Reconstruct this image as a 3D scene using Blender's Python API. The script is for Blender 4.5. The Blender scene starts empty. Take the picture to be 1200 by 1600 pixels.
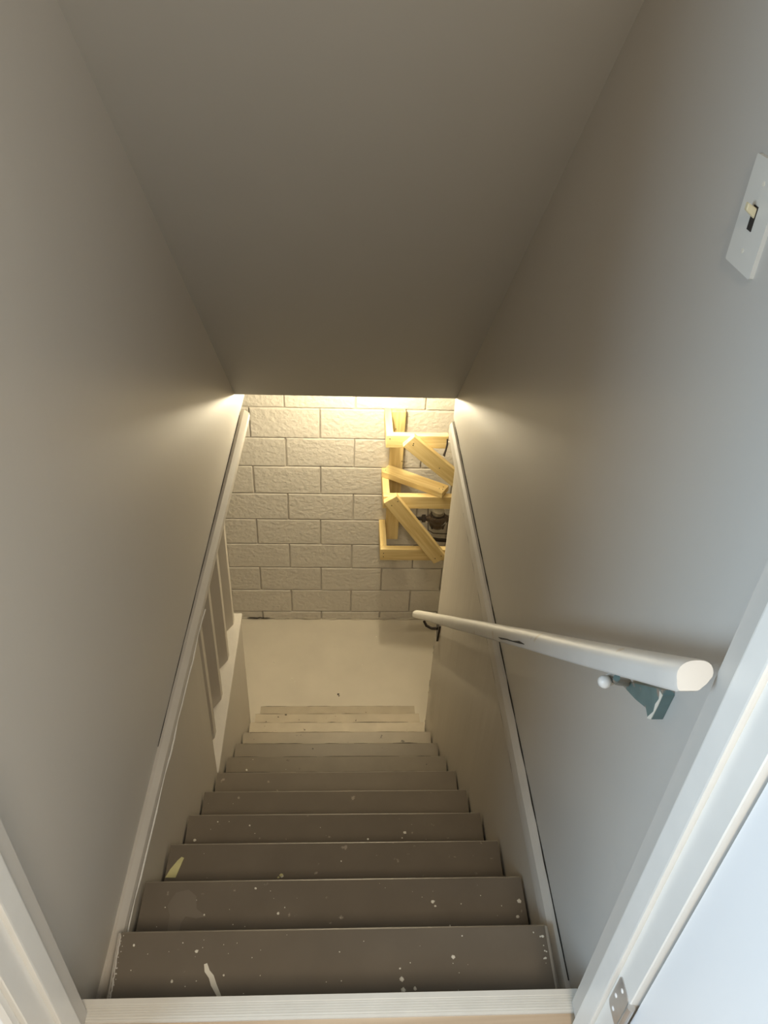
import bpy, bmesh, math, random
from mathutils import Vector, Matrix
random.seed(7)
S = bpy.context.scene
COL = S.collection

# ---------------------------------------------------------------- camera
cam_d = bpy.data.cameras.new('camera')
cam = bpy.data.objects.new('camera', cam_d); COL.objects.link(cam)
RT = Vector((0.998437, -0.036462, 0.042360)); UP = Vector((-0.011387, 0.609296, 0.792861)); FW = Vector((0.054716, 0.792104, -0.607929))
M = Matrix(((RT.x, UP.x, -FW.x, 0.00187), (RT.y, UP.y, -FW.y, -0.59057), (RT.z, UP.z, -FW.z, 1.52199), (0, 0, 0, 1)))
cam.matrix_world = M
cam_d.sensor_fit = 'VERTICAL'; cam_d.sensor_height = 36.0; cam_d.lens = 1244.0/1600*36
cam_d.clip_start = 0.02
S.camera = cam

# ---------------------------------------------------------------- sky, lights, exposure
w = bpy.data.worlds.new('sky'); S.world = w; w.use_nodes = True
w.node_tree.nodes['Background'].inputs[0].default_value = (0.62, 0.78, 1.0, 1)
w.node_tree.nodes['Background'].inputs[1].default_value = 1.0
def area(name, loc, aim, sx, sy, power, col):
    l = bpy.data.lights.new(name, 'AREA'); l.shape = 'RECTANGLE'; l.size = sx; l.size_y = sy
    l.energy = power; l.color = col
    o = bpy.data.objects.new(name, l); COL.objects.link(o); o.location = loc
    o.rotation_euler = (Vector(aim)-Vector(loc)).to_track_quat('-Z', 'Y').to_euler()
    return o
WINDOW_W = 60; CEIL_W = 47; BULB_W = 34; FILL_BULB_W = 17
area('window_daylight', (-1.86, -1.05, 1.45), (1.0, -0.35, 1.0), 1.0, 1.2, WINDOW_W, (0.60, 0.80, 1.0))
area('room_ceiling_light', (0.28, -1.20, 2.38), (0.0, -0.5, 0.0), 0.5, 0.5, CEIL_W, (1.0, 0.86, 0.68))
S.view_settings.view_transform = 'Standard'
try: S.view_settings.look = 'None'
except Exception: pass
S.view_settings.exposure = 0.0
S.view_settings.gamma = 1.0
S.view_settings.use_curve_mapping = False

# ---------------------------------------------------------------- materials
def mat(name, col, rough=.6, metal=0.0, noise=0.04, nscale=6, bump=0.0, bscale=60, spec=.4, bdist=.003, stretch=None):
    m = bpy.data.materials.new(name); m.use_nodes = True
    N = m.node_tree.nodes; L = m.node_tree.links; b = N['Principled BSDF']
    b.inputs['Roughness'].default_value = rough; b.inputs['Metallic'].default_value = metal
    b.inputs['Specular IOR Level'].default_value = spec
    g = N.new('ShaderNodeNewGeometry'); vec = g.outputs['Position']
    if stretch:
        mp = N.new('ShaderNodeMapping'); mp.inputs['Scale'].default_value = stretch
        L.new(vec, mp.inputs[0]); vec = mp.outputs[0]
    n = N.new('ShaderNodeTexNoise'); n.inputs['Scale'].default_value = nscale; n.inputs['Detail'].default_value = 5
    L.new(vec, n.inputs['Vector'])
    r = N.new('ShaderNodeMix'); r.data_type = 'RGBA'
    r.inputs[6].default_value = tuple(max(0, c*(1-noise*2)) for c in col)+(1,)
    r.inputs[7].default_value = tuple(min(1, c*(1+noise*2)) for c in col)+(1,)
    L.new(n.outputs['Fac'], r.inputs[0]); L.new(r.outputs[2], b.inputs['Base Color'])
    if bump:
        n2 = N.new('ShaderNodeTexNoise'); n2.inputs['Scale'].default_value = bscale; n2.inputs['Detail'].default_value = 4
        L.new(vec, n2.inputs['Vector'])
        bp = N.new('ShaderNodeBump'); bp.inputs['Strength'].default_value = bump; bp.inputs['Distance'].default_value = bdist
        L.new(n2.outputs['Fac'], bp.inputs['Height']); L.new(bp.outputs[0], b.inputs['Normal'])
    return m
def blotch(m, col, lo, hi, scale, seed=0.0):
    """mix a second colour in where a noise passes a threshold (worn spots, splatter)"""
    N = m.node_tree.nodes; L = m.node_tree.links; b = N['Principled BSDF']
    src = b.inputs['Base Color'].links[0].from_socket
    g = N.new('ShaderNodeNewGeometry'); mp = N.new('ShaderNodeMapping'); mp.inputs['Location'].default_value = (seed, seed*2, seed*3)
    L.new(g.outputs['Position'], mp.inputs[0])
    n = N.new('ShaderNodeTexNoise'); n.inputs['Scale'].default_value = scale; n.inputs['Detail'].default_value = 4
    L.new(mp.outputs[0], n.inputs['Vector'])
    mr = N.new('ShaderNodeMapRange'); mr.inputs[1].default_value = lo; mr.inputs[2].default_value = hi
    L.new(n.outputs['Fac'], mr.inputs[0])
    x = N.new('ShaderNodeMix'); x.data_type = 'RGBA'
    L.new(mr.outputs[0], x.inputs[0]); L.new(src, x.inputs[6]); x.inputs[7].default_value = tuple(col)+(1,)
    L.new(x.outputs[2], b.inputs['Base Color'])
    return m
WALLC = (0.51, 0.482, 0.435)
m_wall = mat('greige_wall_paint', WALLC, .42, noise=.015, nscale=3, bump=.25, bscale=9, bdist=.004, spec=.35, stretch=(1, 1, .25))
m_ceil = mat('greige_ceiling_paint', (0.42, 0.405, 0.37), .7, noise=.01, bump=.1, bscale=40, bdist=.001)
m_low = mat('greige_lower_wall_paint', (0.48, 0.44, 0.375), .5, noise=.03, nscale=4, bump=.5, bscale=5, bdist=.012, stretch=(1, 1, .12))
m_trim = mat('satin_trim_paint', (0.53, 0.495, 0.44), .55, noise=.04, nscale=14, bump=.35, bscale=45, bdist=.0012)
m_block = mat('painted_block', (0.63, 0.59, 0.52), .5, noise=.03, nscale=5, bump=1.0, bscale=38, bdist=.0075, stretch=(1, 1, 1.15))
m_mortar = mat('painted_mortar', (0.58, 0.54, 0.475), .6, noise=.03, bump=.4, bscale=70, bdist=.002)
m_tread = blotch(mat('brown_tread_paint', (0.155, 0.129, 0.098), .42, noise=.08, nscale=8, bump=.2, bscale=50, bdist=.0008), (0.32, 0.28, 0.22), .70, .74, 28, 3.1)
m_worn = blotch(blotch(mat('worn_tread_paint', (0.40, 0.345, 0.26), .5, noise=.10, nscale=9, bump=.4, bscale=40, bdist=.001), (0.42, 0.36, 0.275), .55, .68, 7, 1.7), (0.10, 0.08, 0.055), .70, .73, 26, 5.2)
m_mid = blotch(mat('middle_tread_paint', (0.150, 0.124, 0.090), .48, noise=.09, nscale=9, bump=.3, bscale=40, bdist=.001), (0.09, 0.07, 0.05), .71, .74, 26, 5.2)
m_semi = blotch(mat('half_worn_tread_paint', (0.25, 0.21, 0.155), .48, noise=.12, nscale=9, bump=.3, bscale=40, bdist=.001), (0.09, 0.07, 0.05), .69, .73, 26, 9.2)
m_floor = blotch(mat('painted_concrete_floor', (0.60, 0.55, 0.46), .5, noise=.05, nscale=5, bump=.2, bscale=30, bdist=.002), (0.60, 0.56, 0.48), .74, .76, 30, 2.2)
m_white = mat('white_gloss_trim', (0.74, 0.725, 0.68), .3, noise=.02, nscale=20, bump=.15, bscale=35, bdist=.001)
m_door = mat('white_door_paint', (0.80, 0.81, 0.81), .35, noise=.01)
m_rail = blotch(mat('white_rail_paint', (0.57, 0.55, 0.51), .5, noise=.03, nscale=12, bump=.3, bscale=30, bdist=.0012), (0.50, 0.44, 0.36), .68, .72, 20, 8.0)
m_teal = blotch(mat('old_teal_metal', (0.13, 0.19, 0.18), .45, noise=.15, nscale=30), (0.30, 0.24, 0.19), .60, .66, 45)
m_chip = mat('pale_plaster_chip', (0.72, 0.68, 0.58), .7, noise=.05)
m_yellow = mat('yellow_scrap', (0.58, 0.54, 0.27), .6, noise=.1, nscale=30)
m_dark = mat('dark_iron', (0.055, 0.045, 0.04), .45, metal=.4, noise=.25, nscale=40)
m_meter = mat('cast_meter_body', (0.13, 0.10, 0.075), .42, metal=.5, noise=.2, nscale=40, bump=.4, bscale=90, bdist=.002)
m_steel = mat('nickel_hinge', (0.52, 0.51, 0.50), .3, metal=.8, noise=.05, nscale=40)
m_plate = mat('ivory_switch_plate', (0.66, 0.64, 0.58), .35, noise=.01)
m_toggle = mat('cream_toggle', (0.62, 0.55, 0.36), .4, noise=.02)
m_black = mat('dark_gap_and_shade', (0.03, 0.025, 0.02), .9)
m_alu = mat('threshold_strip', (0.58, 0.55, 0.49), .38, metal=.05, noise=.04, nscale=20)
m_glass = mat('bulb_glass', (0.9, 0.9, 0.85), .2)
def wood(name, c1, c2, axis, rough=.5, dens=26):
    m = bpy.data.materials.new(name); m.use_nodes = True
    N = m.node_tree.nodes; L = m.node_tree.links; b = N['Principled BSDF']; b.inputs['Roughness'].default_value = rough
    tc = N.new('ShaderNodeTexCoord'); mp = N.new('ShaderNodeMapping')
    sc = [dens]*3; sc[axis] = dens*.07; mp.inputs['Scale'].default_value = sc
    L.new(tc.outputs['Object'], mp.inputs[0])
    n = N.new('ShaderNodeTexNoise'); n.inputs['Scale'].default_value = 1.6; n.inputs['Detail'].default_value = 7; n.inputs['Distortion'].default_value = .6
    L.new(mp.outputs[0], n.inputs['Vector'])
    cr = N.new('ShaderNodeValToRGB'); cr.color_ramp.elements[0].position = .34; cr.color_ramp.elements[1].position = .62
    cr.color_ramp.elements[0].color = tuple(c1)+(1,); cr.color_ramp.elements[1].color = tuple(c2)+(1,)
    L.new(n.outputs['Fac'], cr.inputs[0])
    # knots
    v = N.new('ShaderNodeTexVoronoi'); v.inputs['Scale'].default_value = 7; L.new(tc.outputs['Object'], v.inputs['Vector'])
    mr = N.new('ShaderNodeMapRange'); mr.inputs[1].default_value = .05; mr.inputs[2].default_value = .09; mr.inputs[3].default_value = .75; mr.inputs[4].default_value = 0
    L.new(v.outputs['Distance'], mr.inputs[0])
    x = N.new('ShaderNodeMix'); x.data_type = 'RGBA'; L.new(mr.outputs[0], x.inputs[0]); L.new(cr.outputs[0], x.inputs[6])
    x.inputs[7].default_value = (c1[0]*.45, c1[1]*.38, c1[2]*.35, 1)
    L.new(x.outputs[2], b.inputs['Base Color'])
    return m
m_pine = wood('fresh_pine', (0.64, 0.46, 0.18), (0.80, 0.63, 0.31), 0)
m_oakfloor = wood('tan_wood_floor', (0.36, 0.26, 0.17), (0.52, 0.40, 0.28), 0, .35, 14)

# ---------------------------------------------------------------- mesh helpers
def link(name, bm, m, parent=None, bevel=0, seg=1, smooth=False):
    if bevel:
        bmesh.ops.bevel(bm, geom=list(bm.edges), offset=bevel, segments=seg, affect='EDGES', profile=.7, clamp_overlap=True)
    bmesh.ops.recalc_face_normals(bm, faces=list(bm.faces))
    me = bpy.data.meshes.new(name); bm.to_mesh(me); bm.free()
    if smooth:
        for p in me.polygons: p.use_smooth = True
    me.materials.append(m)
    o = bpy.data.objects.new(name, me); COL.objects.link(o)
    if parent: o.parent = parent
    return o
def hexa(bm, P):
    """8 corners: bottom loop 0-3, top loop 4-7"""
    v = [bm.verts.new(p) for p in P]
    for f in ((0, 1, 2, 3), (4, 5, 6, 7), (0, 1, 5, 4), (1, 2, 6, 5), (2, 3, 7, 6), (3, 0, 4, 7)): bm.faces.new([v[i] for i in f])
    return bm
def bx(x0, x1, y0, y1, z0, z1, bm=None):
    bm = bm or bmesh.new()
    return hexa(bm, [(x0, y0, z0), (x1, y0, z0), (x1, y1, z0), (x0, y1, z0), (x0, y0, z1), (x1, y0, z1), (x1, y1, z1), (x0, y1, z1)])
def loft(rings, bm=None, cap=True):
    bm = bm or bmesh.new(); R = [[bm.verts.new(p) for p in r] for r in rings]; n = len(rings[0])
    for a, b in zip(R, R[1:]):
        for i in range(n): bm.faces.new((a[i], a[(i+1) % n], b[(i+1) % n], b[i]))
    if cap: bm.faces.new(R[0][::-1]); bm.faces.new(R[-1])
    return bm
def frame_of(d):
    d = Vector(d).normalized(); a = Vector((0, 0, 1)) if abs(d.z) < .9 else Vector((1, 0, 0))
    u = d.cross(a).normalized(); return u, d.cross(u).normalized()
def tube(pts, r, n=10, bm=None):
    """round tube through pts, r a radius or one per point"""
    pts = [Vector(p) for p in pts]; rr = r if isinstance(r, (list, tuple)) else [r]*len(pts); rings = []
    u, v = frame_of(pts[1]-pts[0])
    for i, p in enumerate(pts):
        d = (pts[min(i+1, len(pts)-1)]-pts[max(i-1, 0)]).normalized()
        u = (u-d*u.dot(d)).normalized(); v = d.cross(u)
        rings.append([p+(u*math.cos(2*math.pi*k/n)+v*math.sin(2*math.pi*k/n))*rr[i] for k in range(n)])
    return loft(rings, bm)
def plate(pts, n, t, bm=None):
    n = Vector(n).normalized()*t; a = [Vector(p) for p in pts]
    return loft([a, [p+n for p in a]], bm)
def board(o, u, v, t, L, W, T, bm=None):
    """rectangular board from corner o, along unit u (length), v (width), t (thickness)"""
    o, u, v, t = map(Vector, (o, u, v, t)); u = u.normalized()*L; v = v.normalized()*W; t = t.normalized()*T
    return hexa(bm or bmesh.new(), [o, o+u, o+u+v, o+v, o+t, o+u+t, o+u+v+t, o+v+t])
def thing(name, label, cat, loc=(0, 0, 0), group=None):
    o = bpy.data.objects.new(name, None); COL.objects.link(o); o.location = loc; o.empty_display_size = .1
    o['label'] = label; o['category'] = cat
    if group: o['group'] = group
    return o
def adopt(o, root):
    """keep world coordinates of a mesh made in world space under a root that has a location"""
    o.parent = root; o.matrix_parent_inverse = Matrix.Translation(-root.location)
    return o
def struct(name, bm, m, label=None, cat=None, **k):
    o = link(name, bm, m, **k); o['kind'] = 'structure'
    if label: o['label'] = label; o['category'] = cat
    return o
def tag(o, label, cat, group=None):
    o['label'] = label; o['category'] = cat
    if group: o['group'] = group
    return o

def wob(y, a=.0012): return a*math.sin(y*37)+a*math.sin(y*91+1)
# ---------------------------------------------------------------- key measures (metres; z=0 upper floor, y forward down the stairs)
RUN, RISE, NST = .20728, .19229, 12
FZ = -2.50; WY = 3.41; H = .459; LW = .4655
HY, HZ = 2.31, -.105                       # lower edge of the sloping ceiling
CT = 2.42                                  # flat ceiling height
xl = lambda y: -.479+.0185*y               # left upper wall face drifts inward
xr = .479

# ---------------------------------------------------------------- the shell
# upper walls of the stairwell: slabs from joist level up to the ceiling
def upper_wall(side):
    ys = (-.02, 2.60) if side < 0 else (-.02, 2.335)
    a, b = ys; f = xl if side < 0 else (lambda y: xr)
    o = side*.62
    zb = -.25 if side < 0 else -.21
    return hexa(bmesh.new(), [(o, a, zb), (f(a), a, zb), (f(b), b, zb), (o, b, zb), (o, a, CT+.1), (f(a), a, CT+.1), (f(b), b, CT+.1), (o, b, CT+.1)])
struct('wall_left', upper_wall(-1), m_wall, 'smooth greige painted drywall on the left of the stairs', 'wall')
struct('wall_right', upper_wall(1), m_wall, 'smooth greige painted drywall on the right of the stairs behind the handrail', 'wall')
# sloping ceiling
k = (CT-HZ)/1.065                          # slope from the measured line
sl = (1.395-HZ)/(2.31-.922)
ytop = HY-(CT-HZ)/sl
struct('ceiling', loft([[(x, -.02, CT), (x, ytop, CT), (x, HY, HZ), (x, HY+.02, HZ+.02), (x, HY+.02, CT+.12), (x, -.02, CT+.12)] for x in (-.60, .60)]), m_ceil,
       'dark greige ceiling sloping down over the stairs', 'ceiling')
# lower walls
o = struct('wall_lower_left', bx(-.60, -LW, .02, 1.272, FZ, -.30), m_low, 'painted lower wall below the left moulding, ending before the slats', 'wall')
o = struct('wall_lower_right', bx(LW, .60, .02, 2.085, FZ, -.28), m_low, 'rippled painted lower wall below the right moulding', 'wall', bevel=.006, seg=2)
bm = bmesh.new()
for z, r_ in ((-1.36, .006), (-1.40, .004), (-1.62, .009), (-1.645, .006), (-1.70, .004), (-1.93, .005), (-1.30, .004)):
    loft([[(LW-.001, 2.082, z-r_*1.8), (LW+.004, 2.0862, z-r_*1.2), (LW+.004, 2.0862, z+r_*1.6), (LW-.001, 2.083, z+r_*2)], [(LW-.0025, 2.084, z-r_), (LW+.002, 2.0885, z-r_*.8), (LW+.002, 2.0885, z+r_), (LW-.0025, 2.085, z+r_*1.4)]], bm)
c = link('plaster_chips', bm, mat('white_plaster', (.8, .77, .68), .7), o); c['kind'] = 'stuff'
# joist ends above the opening on the left (carry the moulding)
struct('trim_1', loft([[(xl(y), y, -.249), (xl(y)+.006+.004*y, y, -.247), (-.461+.026*y, y, -.262), (-.459+.026*y, y, -.275), (-.461+.026*y, y, -.292), (-.50, y, -.292), (-.50, y, -.249)]
                       for y in (.0, .6, 1.2, 1.8, 2.43)]), m_trim, 'rounded painted moulding running level along the left wall', 'moulding')
struct('trim_2', loft([[(xr, y, -.208), (.470, y, -.212), (.461, y, -.225), (.4595, y, -.25), (.4600, y, -.278), (.463, y, -.288), (.50, y, -.288), (.50, y, -.208)]
                       for y in (.0, .6, 1.2, 1.8, 2.30)]), m_trim, 'flat painted board running level along the right wall', 'moulding')
struct('trim_13', tube([(xl(y)+.001, y, -.2465) for y in [.70+.06*i for i in range(29)]], [.0007+.00055*i/28+.0003*math.sin(i*1.7) for i in range(29)], 5), m_black,
       'dark crack along the top of the left moulding', 'crack')
struct('trim_14', tube([(x, WY-.010, FZ+.010+wob(x*3, .003)) for x in (-.64, -.62, -.60, -.57, -.55, -.53, -.50, -.48)], [.001, .004, .005, .005, .004, .0045, .003, .001], 5), m_black,
       'dark crack at the left foot of the block wall', 'crack')
# white caulk bead under the left moulding and dark cracks along both
struct('trim_3', tube([(-.4600+.026*y+wob(y), y, -.293+wob(y*1.3)) for y in [.10+.055*i for i in range(22)]], .0022, 5), m_white, 'thin white caulk line under the left moulding', 'caulk')
def gap(y): return .0014+.0011*math.sin(y*23)*math.sin(y*61)
struct('trim_4', tube([(xr-.0015, y, -.2065) for y in [.10+.05*i for i in range(44)]], [max(.0006, gap(.10+.05*i)) for i in range(44)], 5), m_black,
       'dark crack along the top of the right moulding', 'crack')
struct('trim_5', tube([(.4640, y, -.2905) for y in [.62+.05*i for i in range(24)]], [max(.0004, gap(.3+.05*i)*.8) for i in range(24)], 5), m_black,
       'dark crack along the bottom of the right moulding', 'crack')
# low wall with a pale ledge at the left foot of the stairs
struct('wall_knee', bx(-.62, -LW, 1.272, 2.135, FZ, -1.215), m_low, 'low painted wall at the lower left of the stairs', 'wall', bevel=.004, seg=2)
struct('trim_6', bx(-.64, -.4610, 1.272, 2.150, -1.215, -1.197), m_trim, 'pale level ledge capping the low wall on the left', 'ledge', bevel=.003)

# basement: floor, rear block wall, ceiling and side walls
struct('floor', bx(-1.7, 1.7, -.1, WY+.1, FZ-.1, FZ), m_floor, 'beige painted concrete landing at the foot of the stairs', 'floor')
wb = struct('wall_back', bx(-1.7, 1.7, WY+.004, WY+.16, FZ, -.02), m_mortar, 'painted concrete block wall at the foot of the stairs', 'wall')
u = .2032; AZ = -.79972; X0 = -.52904
def block_mesh(wd, ht):
    bm = bx(-wd/2, wd/2, -.0, .02, -ht/2, ht/2)
    fr = [e for e in bm.edges if all(abs(v.co.y) < 1e-6 for v in e.verts)]
    bmesh.ops.bevel(bm, geom=fr, offset=.0048, segments=2, affect='EDGES', profile=.5)
    bmesh.ops.recalc_face_normals(bm, faces=list(bm.faces))
    me = bpy.data.meshes.new('concrete_block'); bm.to_mesh(me); bm.free(); me.materials.append(m_block); return me
J = .0070
me_full = block_mesh(2*u-J, u-J)
hb = (AZ-8*u)-FZ
me_low = block_mesh(2*u-J, hb-J)
for row in range(-3, 9):                    # row r spans from AZ-r*u down
    zt = AZ-row*u; half = (row % 2 == 1)
    for c in range(-3, 6):
        x0 = X0+c*2*u-(u if half else 0)
        if row == 8: o = bpy.data.objects.new('concrete_block', me_low); zc = (zt+FZ)/2
        else: o = bpy.data.objects.new('concrete_block', me_full); zc = zt-u/2
        if x0+2*u > 1.69 or x0 < -1.69: continue
        o.location = (x0+u+random.uniform(-.0012, .0012), WY-.0080+random.uniform(-.0012, .0016), zc+random.uniform(-.0010, .0010))
        o.rotation_euler = (random.uniform(-.004, .004), random.uniform(-.0022, .0022), random.uniform(-.003, .003))
        COL.objects.link(o); o.parent = wb
struct('trim_7', tube([(x, WY-.006+wob(x, .004), FZ+.006+wob(x*2, .005)) for x in [-1.2+.04*i for i in range(62)]], .0042, 5), m_floor, 'lumpy mortar seam where the block wall meets the floor', 'seam')
struct('wall_basement_left', bx(-1.8, -1.7, -.1, WY+.1, FZ, 0), m_low)
struct('wall_basement_right', bx(1.7, 1.8, -.1, WY+.1, FZ, 0), m_low)
struct('wall_basement_front', bx(-1.8, 1.8, -.2, -.1, FZ, -.12), m_low)
struct('ceiling_basement_left', bx(-1.8, -.60, -.1, WY+.1, -.06, .02), m_ceil)
struct('ceiling_basement_right', bx(.60, 1.8, -.1, WY+.1, -.06, .02), m_ceil)
struct('ceiling_basement_middle', bx(-.60, .60, HY+.021, WY+.1, -.06, .02), m_ceil)

# doorway and the room behind the camera
m_jamb = m_white
struct('wall_front', (lambda bm: (bx(-2.0, -.435, -.125, -.02, -.1, CT+.1, bm), bx(.435, 2.0, -.125, -.02, -.1, CT+.1, bm), bx(-.435, .435, -.125, -.02, 2.06, CT+.1, bm), bm)[3])(bmesh.new()), m_wall,
       'wall around the doorway at the head of the stairs', 'wall')
for s, nm, lb in ((-1, 'trim_8', 'white door jamb on the left of the doorway'), (1, 'trim_9', 'white door jamb on the right of the doorway')):
    o = struct(nm, bx(min(s*.42, s*.437), max(s*.42, s*.437), -.135, -.046, -.0, 2.06), m_white, lb, 'door jamb', bevel=.0015)
    st = link('door_stop', bx(min(s*.411, s*.421), max(s*.411, s*.421), -.090, -.052, 0, 2.05), m_white, o, bevel=.003, seg=2)
    # wall paint lapping round the corner with a ragged edge
    n = 60; zz = [i/n*2.05 for i in range(n+1)]
    rag = [(-.0475+random.uniform(-.0022, .0022)) for _ in zz]
    bm = bmesh.new()
    rings = [[(s*.4185, -.018, z), (s*.4185, r, z), (s*.44, r, z), (s*.44, -.018, z)] for z, r in zip(zz, rag)]
    loft(rings, bm); link('jamb_edge', bm, m_wall, o)
struct('trim_10', bx(-.437, .437, -.135, -.02, 2.045, 2.06), m_white)
struct('trim_11', loft([[(x, -.137, z0), (x, -.150, z0)] for x, z0 in ()] or [[(-.428, -.136, 0), (-.428, -.146, 0), (-.436, -.150, 0), (-.484, -.150, 0), (-.492, -.144, 0), (-.492, -.124, 0), (-.437, -.124, 0)],
                                                        [(-.428, -.136, 2.1), (-.428, -.146, 2.1), (-.436, -.150, 2.1), (-.484, -.150, 2.1), (-.492, -.144, 2.1), (-.492, -.124, 2.1), (-.437, -.124, 2.1)]]),
       m_white, 'white casing on the room side of the doorway, at the lower left', 'door casing')
struct('floor_upper', bx(-2.0, 2.0, -3.4, -.125, -.12, -.006), m_oakfloor)
fb = struct('floor_doorway', bx(-.437, .437, -.125, -.030, -.12, -.006), m_oakfloor, 'tan wood floor just inside the doorway', 'floor')
fb2 = struct('trim_12', bx(-.437, .437, -.030, .0, -.19, -.006), m_white)
struct('wall_room_left', (lambda bm: (bx(-2.0, -1.9, -3.4, -1.6, -.1, CT+.1, bm), bx(-2.0, -1.9, -.5, -.125, -.1, CT+.1, bm), bx(-2.0, -1.9, -1.6, -.5, -.1, .8, bm), bx(-2.0, -1.9, -1.6, -.5, 2.1, CT+.1, bm), bm)[4])(bmesh.new()), m_wall)
struct('wall_room_right', bx(1.9, 2.0, -3.4, -.125, -.1, CT+.1), m_wall)
struct('wall_room_back', bx(-2.0, 2.0, -3.5, -3.4, -.1, CT+.1), m_wall)
struct('ceiling_room', bx(-2.0, 2.0, -3.5, -.02, CT+.02, CT+.12), m_ceil)
# door opened into the room on the right
d = struct('door_1', bx(.430, .466, -.945, -.139, .008, 2.03), m_door, 'plain white door opened back, filling the lower right corner', 'door', bevel=.0015)
# hinge leaf on the right jamb
hg = thing('hinge', 'nickel hinge leaf with rounded corners low on the right door jamb', 'hinge', (.42, -.112, .20))
lf = []
for (cy, cz, a0) in ((-.1275, .293, 90), (-.1015, .286, 0), (-.1015, .212, -90), (-.1275, .205, -180)):
    pass
def rrect(y0, y1, z0, z1, r, x):
    P = []
    for cy, cz, a in ((y1-r, z1-r, 0), (y0+r, z1-r, 90), (y0+r, z0+r, 180), (y1-r, z0+r, 270)):
        for k in range(5):
            t = math.radians(a+k*22.5); P.append((x, cy+r*math.cos(t), cz+r*math.sin(t)))
    return P
adopt(link('hinge_leaf', plate(rrect(-.132, -.095, .208, .297, .009, .4205), (-1, 0, 0), .0022), m_steel), hg)
adopt(link('knuckle', tube([(.4205, -.139, .208), (.4205, -.139, .297)], .0055, 12), m_steel, smooth=False), hg)
for y, z in ((-.1115, .283), (-.1045, .25), (-.1115, .222)):
    adopt(link('screw', tube([(.4190, y, z), (.4175, y, z), (.4168, y, z)], [.0036, .0034, .0012], 10), m_door), hg)

# ridged threshold strip
th = thing('threshold_strip', 'pale ridged threshold strip across the head of the stairs', 'threshold', (0, -.015, 0))
prof = [(-.034, -.012), (-.034, -.002), (-.0325, .0006), (-.0295, .0010), (-.0285, .0004)]
yy = -.0275
for i in range(5):
    prof += [(yy, .0006), (yy+.0006, .0014), (yy+.0030, .0014), (yy+.0036, .0006)]; yy += .0042
prof += [(-.0060, .0013), (.003, .0011), (.004, -.001), (.004, -.012)]
adopt(link('strip', loft([[(x, a, b) for a, b in prof] for x in (-.4345, .4345)]), m_alu), th)

# ---------------------------------------------------------------- staircase
stair = thing('staircase', 'steep closed wooden staircase in worn brown paint going down to the landing', 'staircase', (0, 1.24, FZ))
treads = {}
for kk in range(1, NST+1):
    z = -kk*RISE; y1 = kk*RUN; y0 = (kk-1)*RUN
    P = [(y0-.018, z-.030), (y1-.004, z-.030), (y1, z-.026), (y1+.0005, z-.007), (y1-.001, z-.0025), (y1-.005, z), (y0-.018, z)]
    j = lambda: random.uniform(-.0015, .0015)
    dx0, dx1 = j(), j()
    wl, wr = H-.0008, H-.0008
    if kk == 1:
        a = [(-.4345-.048*max(p[0]-.07, 0), p[0], p[1]) for p in P]; b = [(.4415+.03*max(p[0]-.07, 0), p[0], p[1]) for p in P]
    else: a = [(-wl+dx0, p[0], p[1]) for p in P]; b = [(wr+dx1, p[0]+dx1, p[1]+dx0) for p in P]
    t = link('tread', loft([a, b]), m_tread if kk < 7 else (m_mid if kk < 9 else (m_semi if kk == 9 else m_worn)))
    if kk >= 9: t['label'] = 'worn paler tread near the landing'
    adopt(t, stair); treads[kk] = t
for kk in range(0, NST+1):
    y = kk*RUN; zt = -kk*RISE-(.031 if kk else .012); zb = -(kk+1)*RISE+.0005
    hw = H-.001 if kk > 1 else .4345
    adopt(link('riser', bx(-hw, hw, y-.036 if kk else .0005, y-.020 if kk else .0018, max(zb, FZ+.0005), zt if kk else -.013), m_mid if kk > 7 else m_tread), stair)
for s in (-1, 1):
    zc = .055
    adopt(link('stringer', hexa(bmesh.new(), [(s*.425, .22, -2*RISE-.30), (s*.455, .22, -2*RISE-.30), (s*.455, .22, -2*RISE-.035), (s*.425, .22, -2*RISE-.035),
        (s*.425, 12*RUN-.05, -12*RISE-.185), (s*.455, 12*RUN-.05, -12*RISE-.185), (s*.455, 12*RUN-.05, -12*RISE-.032), (s*.425, 12*RUN-.05, -12*RISE-.032)]), m_dark), stair)
# thin dark tubes standing in for shade under the lower nosings, and dirt ground into the lower treads
random.seed(5)
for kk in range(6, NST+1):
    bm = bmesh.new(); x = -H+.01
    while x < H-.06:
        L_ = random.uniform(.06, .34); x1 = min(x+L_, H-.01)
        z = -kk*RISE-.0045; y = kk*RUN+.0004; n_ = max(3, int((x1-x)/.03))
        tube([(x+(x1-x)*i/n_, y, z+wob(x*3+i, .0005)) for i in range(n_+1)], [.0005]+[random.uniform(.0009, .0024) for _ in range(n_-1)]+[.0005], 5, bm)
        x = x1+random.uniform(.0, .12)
    o = adopt(link('nosing_shade_line', bm, m_black), stair); o['kind'] = 'stuff'
# painted caulk fillets closing the gap beside the top tread
for s, xa, za, xb, zb in ((-1, .4352, -.1945, .4625, -.262), (1, .4425, -.1945, .4615, -.226)):
    ys_ = [.001+.0255*i for i in range(9)]
    e = lambda y: (.048 if s < 0 else .03)*max(y-.07, 0)
    adopt(link('caulk_fillet', loft([[(s*(xa+e(y)), y, za), (s*(xa+e(y)+.006), y, za-.004), (s*xb, y, zb), (s*(xb+.006), y, zb-.03), (s*(xa+e(y)), y, za-.04)] for y in ys_]), m_trim), stair)
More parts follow.
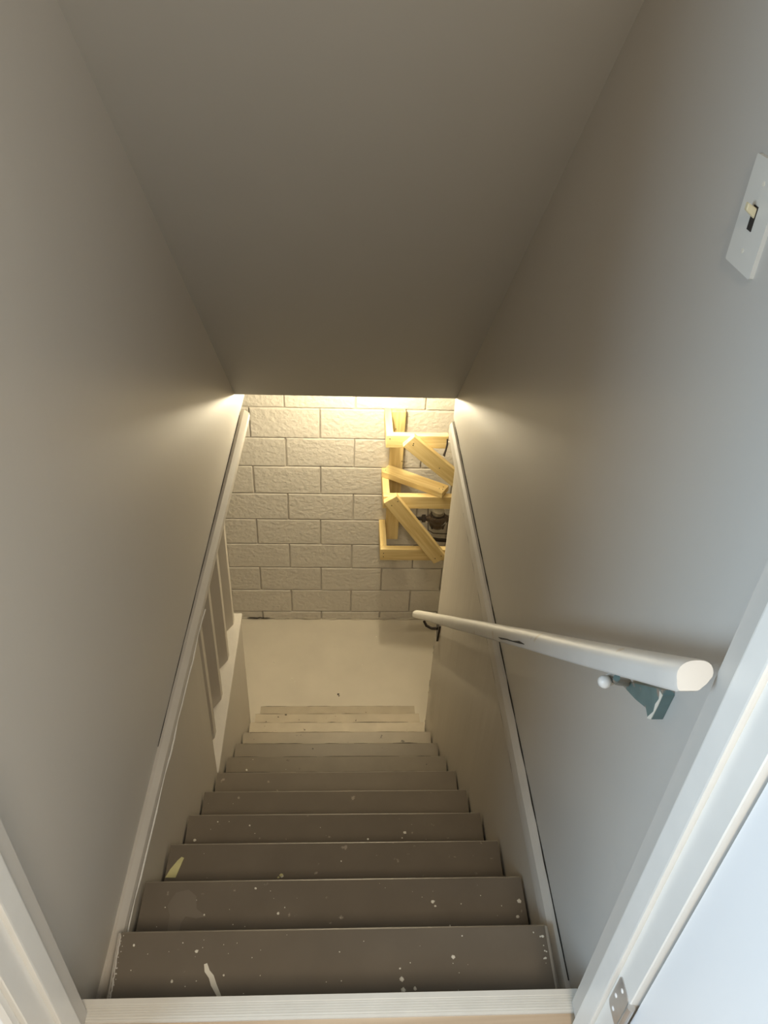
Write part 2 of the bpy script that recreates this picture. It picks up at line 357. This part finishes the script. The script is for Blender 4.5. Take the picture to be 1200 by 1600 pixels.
# paint wear with a shape of its own
def blob(pts, z, t=.0006): return loft([[(x, y, z) for x, y in pts], [(x, y, z+t) for x, y in pts]])
pt = link('paint_patch', blob([(-.396, .353), (-.388, .372), (-.381, .384), (-.352, .391), (-.332, .375), (-.327, .345), (-.302, .326), (-.325, .322), (-.350, .327), (-.358, .312), (-.360, .288), (-.386, .289), (-.387, .331)], -2*RISE), mat('greyer_tread_paint', (.182, .154, .120), .4, noise=.06), treads[2])
dr = link('paint_drip', blob([(-.262, .138), (-.256, .140), (-.249, .126), (-.240, .117), (-.232, .100), (-.222, .082), (-.213, .060), (-.217, .058), (-.230, .080), (-.243, .098), (-.249, .112), (-.259, .124)], -RISE, .0016), m_chip, treads[1])

# flecks of paint and plaster scattered on the steps and landing
def fleck(bm, x, y, z, r):
    n = random.choice((5, 6, 7)); a0 = random.uniform(0, 6)
    P = [(x+r*random.uniform(.6, 1.2)*math.cos(a0+6.283*i/n), y+r*random.uniform(.6, 1.2)*math.sin(a0+6.283*i/n), z) for i in range(n)]
    loft([P, [(x+(p[0]-x)*.7, y+(p[1]-y)*.7, z+r*.35) for p in P]], bm)
big = [(1, -.41, .178, 3), (1, -.112, .161, .001), (1, -.281, .164, 4.0), (1, -.321, .107, 4.2), (1, -.22, .117, 2.5), (1, .244, .144, 4.6), (1, .136, .103, 5), (1, .137, .082, 6.5), (1, .267, .185, 2), (1, .161, .085, 4),
       (1, .133, .123, 3), (1, .139, .068, 5), (2, -.193, .392, 4.6), (2, -.134, .331, 3.4), (2, .235, .353, 5), (2, .240, .342, 3), (2, .435, .314, 5), (2, .446, .351, 6), (2, .271, .296, 2.4), (2, -.307, .33, 3), (3, -.144, .524, 5),
       (3, .015, .563, 3), (3, .09, .628, 3), (4, .212, .76, 6), (4, .204, .742, 3), (4, -.268, .789, 3), (4, -.430, .742, 5), (4, -.368, .803, 3), (6, -.348, 1.253, 5), (13, -.425, 3.007, 7), (13, -.30, 2.865, 6), (13, -.31, 2.85, 5), (13, -.28, 2.84, 4),
       (13, -.025, 2.734, 4), (13, .158, 2.98, 5), (13, .259, 3.235, 7), (13, .303, 2.986, 5)]
random.seed(11)
bm = bmesh.new()
for k_, x, y, r in big: 
    if k_ < 13: fleck(bm, x, y, -k_*RISE, r*.001)
for i in range(150):
    k_ = random.choice((1, 1, 1, 1, 2, 2, 2, 3, 3, 4, 5, 6, 7)); y = (k_-1)*RUN+random.uniform(.01, .195)
    fleck(bm, random.uniform(-.44, .44), y, -k_*RISE, random.uniform(.0006, .0018))
for s, n_ in ((1, 10),):
    for i in range(7): fleck(bm, .436+random.uniform(-.010, .006), random.uniform(.13, .19), -RISE, random.uniform(.0010, .0034))
o = adopt(link('paint_flecks', bm, m_chip), stair); o['kind'] = 'stuff'
bm = bmesh.new()
for i in range(46):
    k_ = random.choice((7, 8, 8, 9, 9, 10, 10, 11, 11, 12)); fleck(bm, random.uniform(-.42, .44), (k_-1)*RUN+random.uniform(.02, .19), -k_*RISE, random.uniform(.0014, .0042))
o = adopt(link('dirt_specks', bm, m_dark), stair); o['kind'] = 'stuff'
# crumbly caulk along the left edge of the top tread
bm = bmesh.new()
tube([(-.4345-.048*max(y-.07, 0)+random.uniform(-.0012, .0014), y, -RISE-.0003) for y in [.02+.0062*i for i in range(30)]], [random.uniform(.0010, .0026) for i in range(30)], 6, bm)
for i in range(16): fleck(bm, -.436+random.uniform(-.002, .006), .040+i*.0105, -RISE-.0003, random.uniform(.001, .0024))
o = adopt(link('caulk_crumbs', bm, m_trim), stair); o['kind'] = 'stuff'
bm = bmesh.new()
for k_, x, y, r in big:
    if k_ == 13: fleck(bm, x, y, FZ, r*.001)
for i in range(26): fleck(bm, random.uniform(-.5, .45), random.uniform(2.55, 3.38), FZ, random.uniform(.0008, .002))
o = link('landing_debris', bm, m_chip); o['kind'] = 'stuff'; tag(o, 'tiny pale paint flecks scattered on the beige landing', 'debris')
bm = bmesh.new(); fleck(bm, .0, 2.735, FZ, .009); fleck(bm, .006, 2.722, FZ, .006)
tag(link('dirt_clump', bm, m_dark), 'small dark clump of dirt near the middle front of the landing', 'dirt')
tag(link('paper_scrap', loft([[(x, y, -3*RISE+.001+.01*(y-.52)) for x, y in P_] for P_ in ([(-.455, .523), (-.428, .522), (-.414, .577), (-.421, .580), (-.430, .570), (-.446, .545)],)] +
     [[(x, y, -3*RISE+.003+.01*(y-.52)) for x, y in [(-.455, .523), (-.428, .522), (-.414, .577), (-.421, .580), (-.430, .570), (-.446, .545)]]]), m_yellow),
    'pale yellow torn scrap lying at the left end of the third step', 'scrap')
bm = bmesh.new(); fleck(bm, -.146, .526, -3*RISE, .006); fleck(bm, -.154, .520, -3*RISE, .004)
tag(link('plaster_crumb', bm, m_yellow), 'yellowish crumb of plaster on the front edge of the third step', 'crumb')

# ---------------------------------------------------------------- slats above the low wall
th_ = math.radians(60); U = Vector((math.cos(th_), math.sin(th_), 0)); V = Vector((math.sin(th_), -math.cos(th_), 0))
for i, (cx, cy) in enumerate(((-.493, 2.072), (-.492, 1.852), (-.494, 1.632), (-.496, 1.436))):
    r = thing('vertical_slat', ['grey upright slat standing nearest the block wall on the pale ledge', 'second upright slat from the block wall on the pale ledge',
              'third upright slat from the block wall on the pale ledge', 'upright slat nearest the lower wall end, farthest from the block wall'][i], 'slat', (cx, cy, -1.197), 'upright slats on the ledge')
    c = Vector((cx, cy, 0)); T = .022; W_ = .125; ch = .0085
    # plan outline, far-right corner chamfered so that a narrow face looks along +x
    P = [c-U*W_, c, c+Vector((.0015, .030, 0)), c+Vector((-.010, .034, 0)), c-V*T-U*W_]
    rings = [[(p.x, p.y, z) for p in P] for z in (-1.197, -.292)]
    adopt(link('slat', loft(rings), m_low), r)

# ---------------------------------------------------------------- handrail
A = Vector((0, .72436, -.68942)); NN = Vector((0, .68942, .72436))
hr = thing('handrail', 'long white painted wooden handrail with a rounded top on the right wall', 'handrail', (.39, 0, .85))
hp = [(.3725, .593), (.3702, .5955), (.3695, .600), (.3695, .611), (.3708, .616), (.3735, .6203), (.3770, .6235), (.3815, .6260), (.3865, .6275), (.3925, .6283), (.3985, .6283), (.4040, .6275), (.4085, .6257), (.4118, .6228), (.4135, .6185), (.4138, .614), (.4125, .6095), (.4050, .601), (.3965, .5945), (.3935, .593)]
rings = []
for s_ in [-.612, -.606]+[-.55+.155*i for i in range(20)]+[2.545, 2.56, 2.566]:
    q = 1.0 if -.61 < s_ < 2.55 else (.93 if s_ < 0 or s_ < 2.563 else .72)
    rings.append([Vector((.3915+(x-.3915)*q, 0, 0))+NN*(.611+(n-.611)*q+wob(s_, .0004))+A*s_ for x, n in hp])
bm = loft(rings)
rail = adopt(link('rail', bm, m_rail, smooth=True), hr)
rail.data.set_sharp_from_angle(angle=math.radians(32))
# the long split along its side
def on_rail(s_, n): return Vector((.3693, 0, 0))+NN*n+A*s_
cr = [(0.02, .600), (.05, .6015), (.09, .6000), (.13, .6008), (.17, .5998), (.19, .6005)]
import itertools
ck = bmesh.new()
c0 = .075
pts = [on_rail(c0+a*1.5, .603+(b-.6)*1.0) for a, b in cr]
tube(pts, [.0006, .0028, .0012, .0016, .0022, .0006], 6, ck)
link('split', ck, m_black, rail)
# brackets
def bracket(label_teal, plate_pts, arm, knob, rail_pt, matp, nm):
    root = thing(nm, label_teal, 'bracket', plate_pts[0])
    return root
br = thing('rail_bracket', 'chipped teal handrail bracket with a white knob under the near end of the rail', 'bracket', (.47, .16, .58))
tri = [(.244, .532), (.234, .554), (.136, .652), (.131, .646), (.136, .586), (.147, .575), (.161, .581), (.197, .557)]
adopt(link('wall_plate', plate([(.4785, y, z) for y, z in tri], (-1, 0, 0), .0165), m_teal), br)
adopt(link('plate_edge', plate([(.4619, y, z) for y, z in [(.1415, .644), (.136, .632), (.140, .616), (.1375, .602), (.1455, .582), (.1470, .575), (.1370, .585), (.1325, .622), (.1315, .646)]], (-1, 0, 0), .0012), m_chip), br)
adopt(link('arm', tube([(.463, .236, .550), (.440, .217, .575), (.412, .188, .612), (.402, .181, .622)], [.0065, .0068, .0065, .006], 12), mat('stained_arm_metal', (.36, .32, .27), .4, noise=.1)), br)
adopt(link('collar', tube([(.4075, .1855, .6155), (.405, .184, .618)], [.0095, .0095], 12), m_white), br)
adopt(link('knob', tube([(.4005, .181, .6185), (.398, .179, .620), (.394, .176, .622), (.390, .174, .624), (.3875, .172, .625)], [.005, .0092, .0102, .0085, .003], 14), m_white, smooth=True), br)
adopt(link('saddle', tube([(.425, .203, .593), (.412, .180, .620), (.402, .160, .650)], .005, 8), m_teal), br)
b2 = thing('rail_bracket', 'dark iron handrail bracket under the far lower end of the rail', 'bracket', (.46, 1.98, -1.13))
adopt(link('arm', tube([(.400, 2.06, -1.155), (.412, 2.045, -1.172), (.436, 2.02, -1.165), (.458, 1.99, -1.135)], [.006, .007, .007, .008], 8), m_dark), b2)
adopt(link('wall_plate', plate([(.4655, 1.955, -1.085), (.4655, 2.03, -1.11), (.4655, 2.035, -1.17), (.4655, 1.985, -1.215)], (-1, 0, 0), .008), m_dark), b2)

# ---------------------------------------------------------------- light switch
sw = thing('light_switch', 'ivory single toggle light switch plate high on the right wall', 'light switch', (.479, .3285, 1.25))
o = link('plate', plate(rrect(.2935, .3655, 1.190, 1.3125, .003, .4792), (-1, 0, 0), .0055), m_plate); adopt(o, sw)
bm = bx(.4728, .4790, .3235, .3345, 1.236, 1.264); adopt(link('slot', bm, m_black), sw)
adopt(link('toggle', hexa(bmesh.new(), [(.475, .3245, 1.249), (.475, .3335, 1.249), (.475, .3335, 1.261), (.475, .3245, 1.261), (.4615, .3255, 1.259), (.4615, .3325, 1.259), (.4615, .3325, 1.268), (.4615, .3255, 1.268)]), m_toggle, bevel=.001), sw)
for z in (1.212, 1.288): adopt(link('screw', tube([(.4738, .329, z), (.4730, .329, z)], .0028, 10), m_chip), sw)

# ---------------------------------------------------------------- pine frames by the block wall
fr_specs = [('wooden_support', 'topmost pine frame sticking out from the block wall', .590, -.786),
            ('wooden_support', 'middle pine frame by the block wall, with a board lying across it', .735, -1.200),
            ('wooden_support', 'lowest pine frame, just under the foot of the long slanted brace', .735, -1.600)]
def pine(name, root, o, u_, v_, t_, L_, W_, T_):
    """board built in its own frame (grain along local x)"""
    bm = board((0, 0, 0), (1, 0, 0), (0, 1, 0), (0, 0, 1), L_, W_, T_)
    ob = link(name, bm, m_pine, bevel=.0018)
    u_, v_, t_ = Vector(u_).normalized(), Vector(v_).normalized(), Vector(t_).normalized()
    t2 = u_.cross(v_); s_ = 1 if t2.dot(t_) > 0 else -1
    o = Vector(o)
    if s_ < 0: o = o+t_*T_
    mtx = Matrix(((u_.x, v_.x, t2.x, o.x), (u_.y, v_.y, t2.y, o.y), (u_.z, v_.z, t2.z, o.z), (0, 0, 0, 1)))
    if root is not None:
        ob.parent = root; ob.matrix_parent_inverse = Matrix.Translation(-root.location)
    ob.matrix_basis = mtx
    return ob
def nail(p, d=(0, -1, 0), root=None, r=.0032):
    p = Vector(p); d = Vector(d)
    o = link('nail_head', tube([p, p+d*.0012], r, 8), m_dark)
    if root: adopt(o, root)
WF = WY-.0100                                # face of the blocks
for nm, lb, x1, zt in fr_specs:
    r = thing(nm, lb, 'frame', (.27, 3.25, zt-.09), 'pine frames on the block wall')
    hh = .080 if zt > -.8 else .086
    pine('arm', r, (.248, 3.1415, zt-hh), (0, 1, 0), (0, 0, 1), (1, 0, 0), WF-3.1415, hh, .0395)
    pine('front_rail', r, (.248, 3.103, zt-hh), (1, 0, 0), (0, 0, 1), (0, 1, 0), x1-.248, hh, .038)
    for dz in ((.030, .058) if zt < -1.5 else (.022,)): nail((.268, 3.1035, zt-dz), root=r)
r = thing('wall_stud', 'tall upright pine stud fixed flat to the block wall beside the frames', 'stud', (.33, 3.39, -1.75))
pine('stud', r, (.290, 3.3655, -1.735), (0, 0, 1), (1, 0, 0), (0, 1, 0), .945, .082, .037)
for z in (-.905, -1.13, -1.19): nail((.318 if z > -1 else .366, 3.366, z), root=r)
# slanted braces nailed to the front of the frames
def brace(label, a, ang, L_, yf, nails):
    t = math.radians(ang); uu = Vector((math.cos(t), 0, -math.sin(t))); vv = Vector((-math.sin(t), 0, -math.cos(t)))
    r = thing('wooden_brace', label, 'brace', (a[0], yf, a[1]), 'slanted pine braces')
    pine('board', r, (a[0], yf, a[1]), uu, vv, (0, 1, 0), L_, .089, .038)
    for s_, w_ in nails: nail(Vector((a[0], yf+.0005, a[1]))+uu*s_+vv*w_, root=r)
brace('short slanted pine brace hanging from the topmost frame toward the right', (.398, -.766), 41.9, .43, 3.0635, ((.028, .035), (.034, .045), (.25, .05)))
brace('long slanted pine brace between the middle and lowest frames', (.322, -1.168), 54.5, .565, 3.0635, ((.04, .06), (.035, .085-.07), (.535, .02), (.53, .06)))
r = thing('loose_board', 'short pine board lying askew on top of the middle frame', 'board', (.43, 3.2, -1.199))
aa = math.radians(-31.5)
pine('board', r, (.243, 3.300, -1.199), (math.cos(aa), math.sin(aa), 0), (-math.sin(aa), math.cos(aa), 0), (0, 0, 1), .402, .089, .038)
for x, y in ((.268, 3.315), (.573, 3.133), (.598, 3.150), (.592, 3.125)): nail((x, y, -1.161), (0, 0, 1), r, .0028)
hk = thing('iron_hook', 'dark metal strap hanging at the right end of the topmost frame', 'hook', (.585, 3.10, -.84))
adopt(link('strap', tube([(.583, 3.099, -.80), (.585, 3.094, -.83), (.580, 3.090, -.865), (.572, 3.088, -.90), (.578, 3.086, -.905)], [.004, .006, .005, .007, .004], 6), m_dark), hk)

# ---------------------------------------------------------------- water meter and pipes
wm = thing('water_meter', 'dark cast water meter with pipe unions behind the pine frames', 'water meter', (.605, 3.30, -1.56))
cx, cy, cz = .607, 3.30, -1.505
def lathe(prof, c, n=20, axis='z'):
    rings = []
    for r_, h_ in prof:
        ring = []
        for i in range(n):
            a = 2*math.pi*i/n; p = (r_*math.cos(a), r_*math.sin(a), h_)
            if axis == 'x': p = (h_, r_*math.cos(a), r_*math.sin(a))
            ring.append((c[0]+p[0], c[1]+p[1], c[2]+p[2]))
        rings.append(ring)
    return loft(rings)
adopt(link('meter_body', lathe([(.030, -.062), (.048, -.058), (.052, -.045), (.048, -.030), (.056, -.010), (.058, .008), (.050, .020), (.040, .026)], (cx, cy, cz)), m_meter, smooth=False), wm)
adopt(link('register', lathe([(.036, .026), (.038, .030), (.038, .058), (.030, .062)], (cx, cy, cz)), mat('dull_register', (.30, .27, .21), .4, noise=.1)), wm)
adopt(link('register_lid', lathe([(.041, .024), (.043, .026), (.043, .034), (.041, .036)], (cx, cy, cz)), m_dark), wm)
for s_ in (-1, 1):
    adopt(link('spud', lathe([(.034, 0), (.026, s_*.024), (.016, s_*.040), (.016, s_*.046)], (cx+s_*.030, cy, cz-.006), 14, 'x'), m_meter), wm)
    adopt(link('union_nut', lathe([(.017, 0), (.025, s_*.002), (.025, s_*.022), (.017, s_*.026)], (cx+s_*.074, cy, cz-.006), 6, 'x'), m_dark), wm)
for i in range(4):
    a = math.radians(45+90*i); p = Vector((cx+.046*math.cos(a), cy+.046*math.sin(a), cz-.060))
    adopt(link('bolt', tube([p, p+Vector((0, 0, .020))], .008, 6), m_dark), wm)
adopt(link('paper_tag', plate([(cx+.018, cy-.050, cz-.028), (cx+.044, cy-.044, cz-.008), (cx+.050, cy-.042, cz+.008), (cx+.030, cy-.048, cz-.016)], (0, -1, .2), .001), m_door), wm)
tag(link('water_pipe', tube([(-.0+.36, cy, cz-.006), (.44, cy, cz-.006), (.51, cy, cz-.006)], .0105, 12), m_dark), 'dark water pipe running into the left of the water meter', 'pipe')
tag(link('water_pipe', tube([(.706, cy, cz-.006), (1.1, cy, cz-.006), (1.69, cy, cz-.006)], .0105, 12), m_dark), 'dark water pipe leaving the right of the water meter', 'pipe')
tag(link('lower_pipe', tube([(.595, 3.345, -1.712), (.64, 3.345, -1.722), (1.0, 3.345, -1.735), (1.69, 3.345, -1.74)], [.012, .0125, .0125, .0125], 10), m_dark), 'dark pipe running low along the block wall below the water meter', 'pipe')
tag(link('thin_cable', tube([(.548, 3.36, -1.45), (.556, 3.37, -1.56), (.565, 3.37, -1.66), (.60, 3.37, -1.685), (.68, 3.37, -1.690), (.9, 3.37, -1.685), (1.69, 3.37, -1.68)], .003, 6), m_dark),
    'thin dark cable curling down left of the meter and along the wall', 'cable')
tag(link('looped_wire', tube([(.552, 3.232, -1.40), (.556, 3.232, -1.445), (.575, 3.232, -1.455), (.600, 3.232, -1.448), (.64, 3.232, -1.452), (.665, 3.232, -1.43), (.672, 3.232, -1.47), (.690, 3.232, -1.50), (.675, 3.232, -1.52)], .0022, 6), m_dark),
    'thin dark wire looping over the top of the water meter', 'wire')

# ---------------------------------------------------------------- bulb hidden above the foot of the stairs, plus an added fill bulb
def lamp(label, x, y, z, power, r):
    bl = thing('ceiling_or_added_bulb', label, 'lamp', (x, y, -.06))
    adopt(link('lamp_holder', tube([(x, y, -.061), (x, y, -.07), (x, y, -.074), (x, y, z+r+.010)], [.045, .045, .014, .016], 14), m_white), bl)
    m = bpy.data.materials.new('lit_bulb'); m.use_nodes = True
    b = m.node_tree.nodes['Principled BSDF']; b.inputs['Emission Color'].default_value = (1, .865, .60, 1)
    b.inputs['Emission Strength'].default_value = power/(math.pi*4*math.pi*r*r)
    prof = [(.45*r, r*1.1)]+[(r*math.sin(t), r*math.cos(t)) for t in [math.pi*k/8 for k in range(2, 8)]]+[(.1*r, -r)]
    adopt(link('bulb', lathe(prof, (x, y, z)), m, smooth=True), bl)
lamp('bare warm bulb hanging near the block wall, out of sight above the pine frames', .20, 3.01, -.43, BULB_W, .035)
lamp('small warm fill bulb added unseen to the left of the other one behind the sloping ceiling', -.14, 2.78, -.318, FILL_BULB_W, .025)  # added bulb, spreads the warm glow wider over the stairwell walls
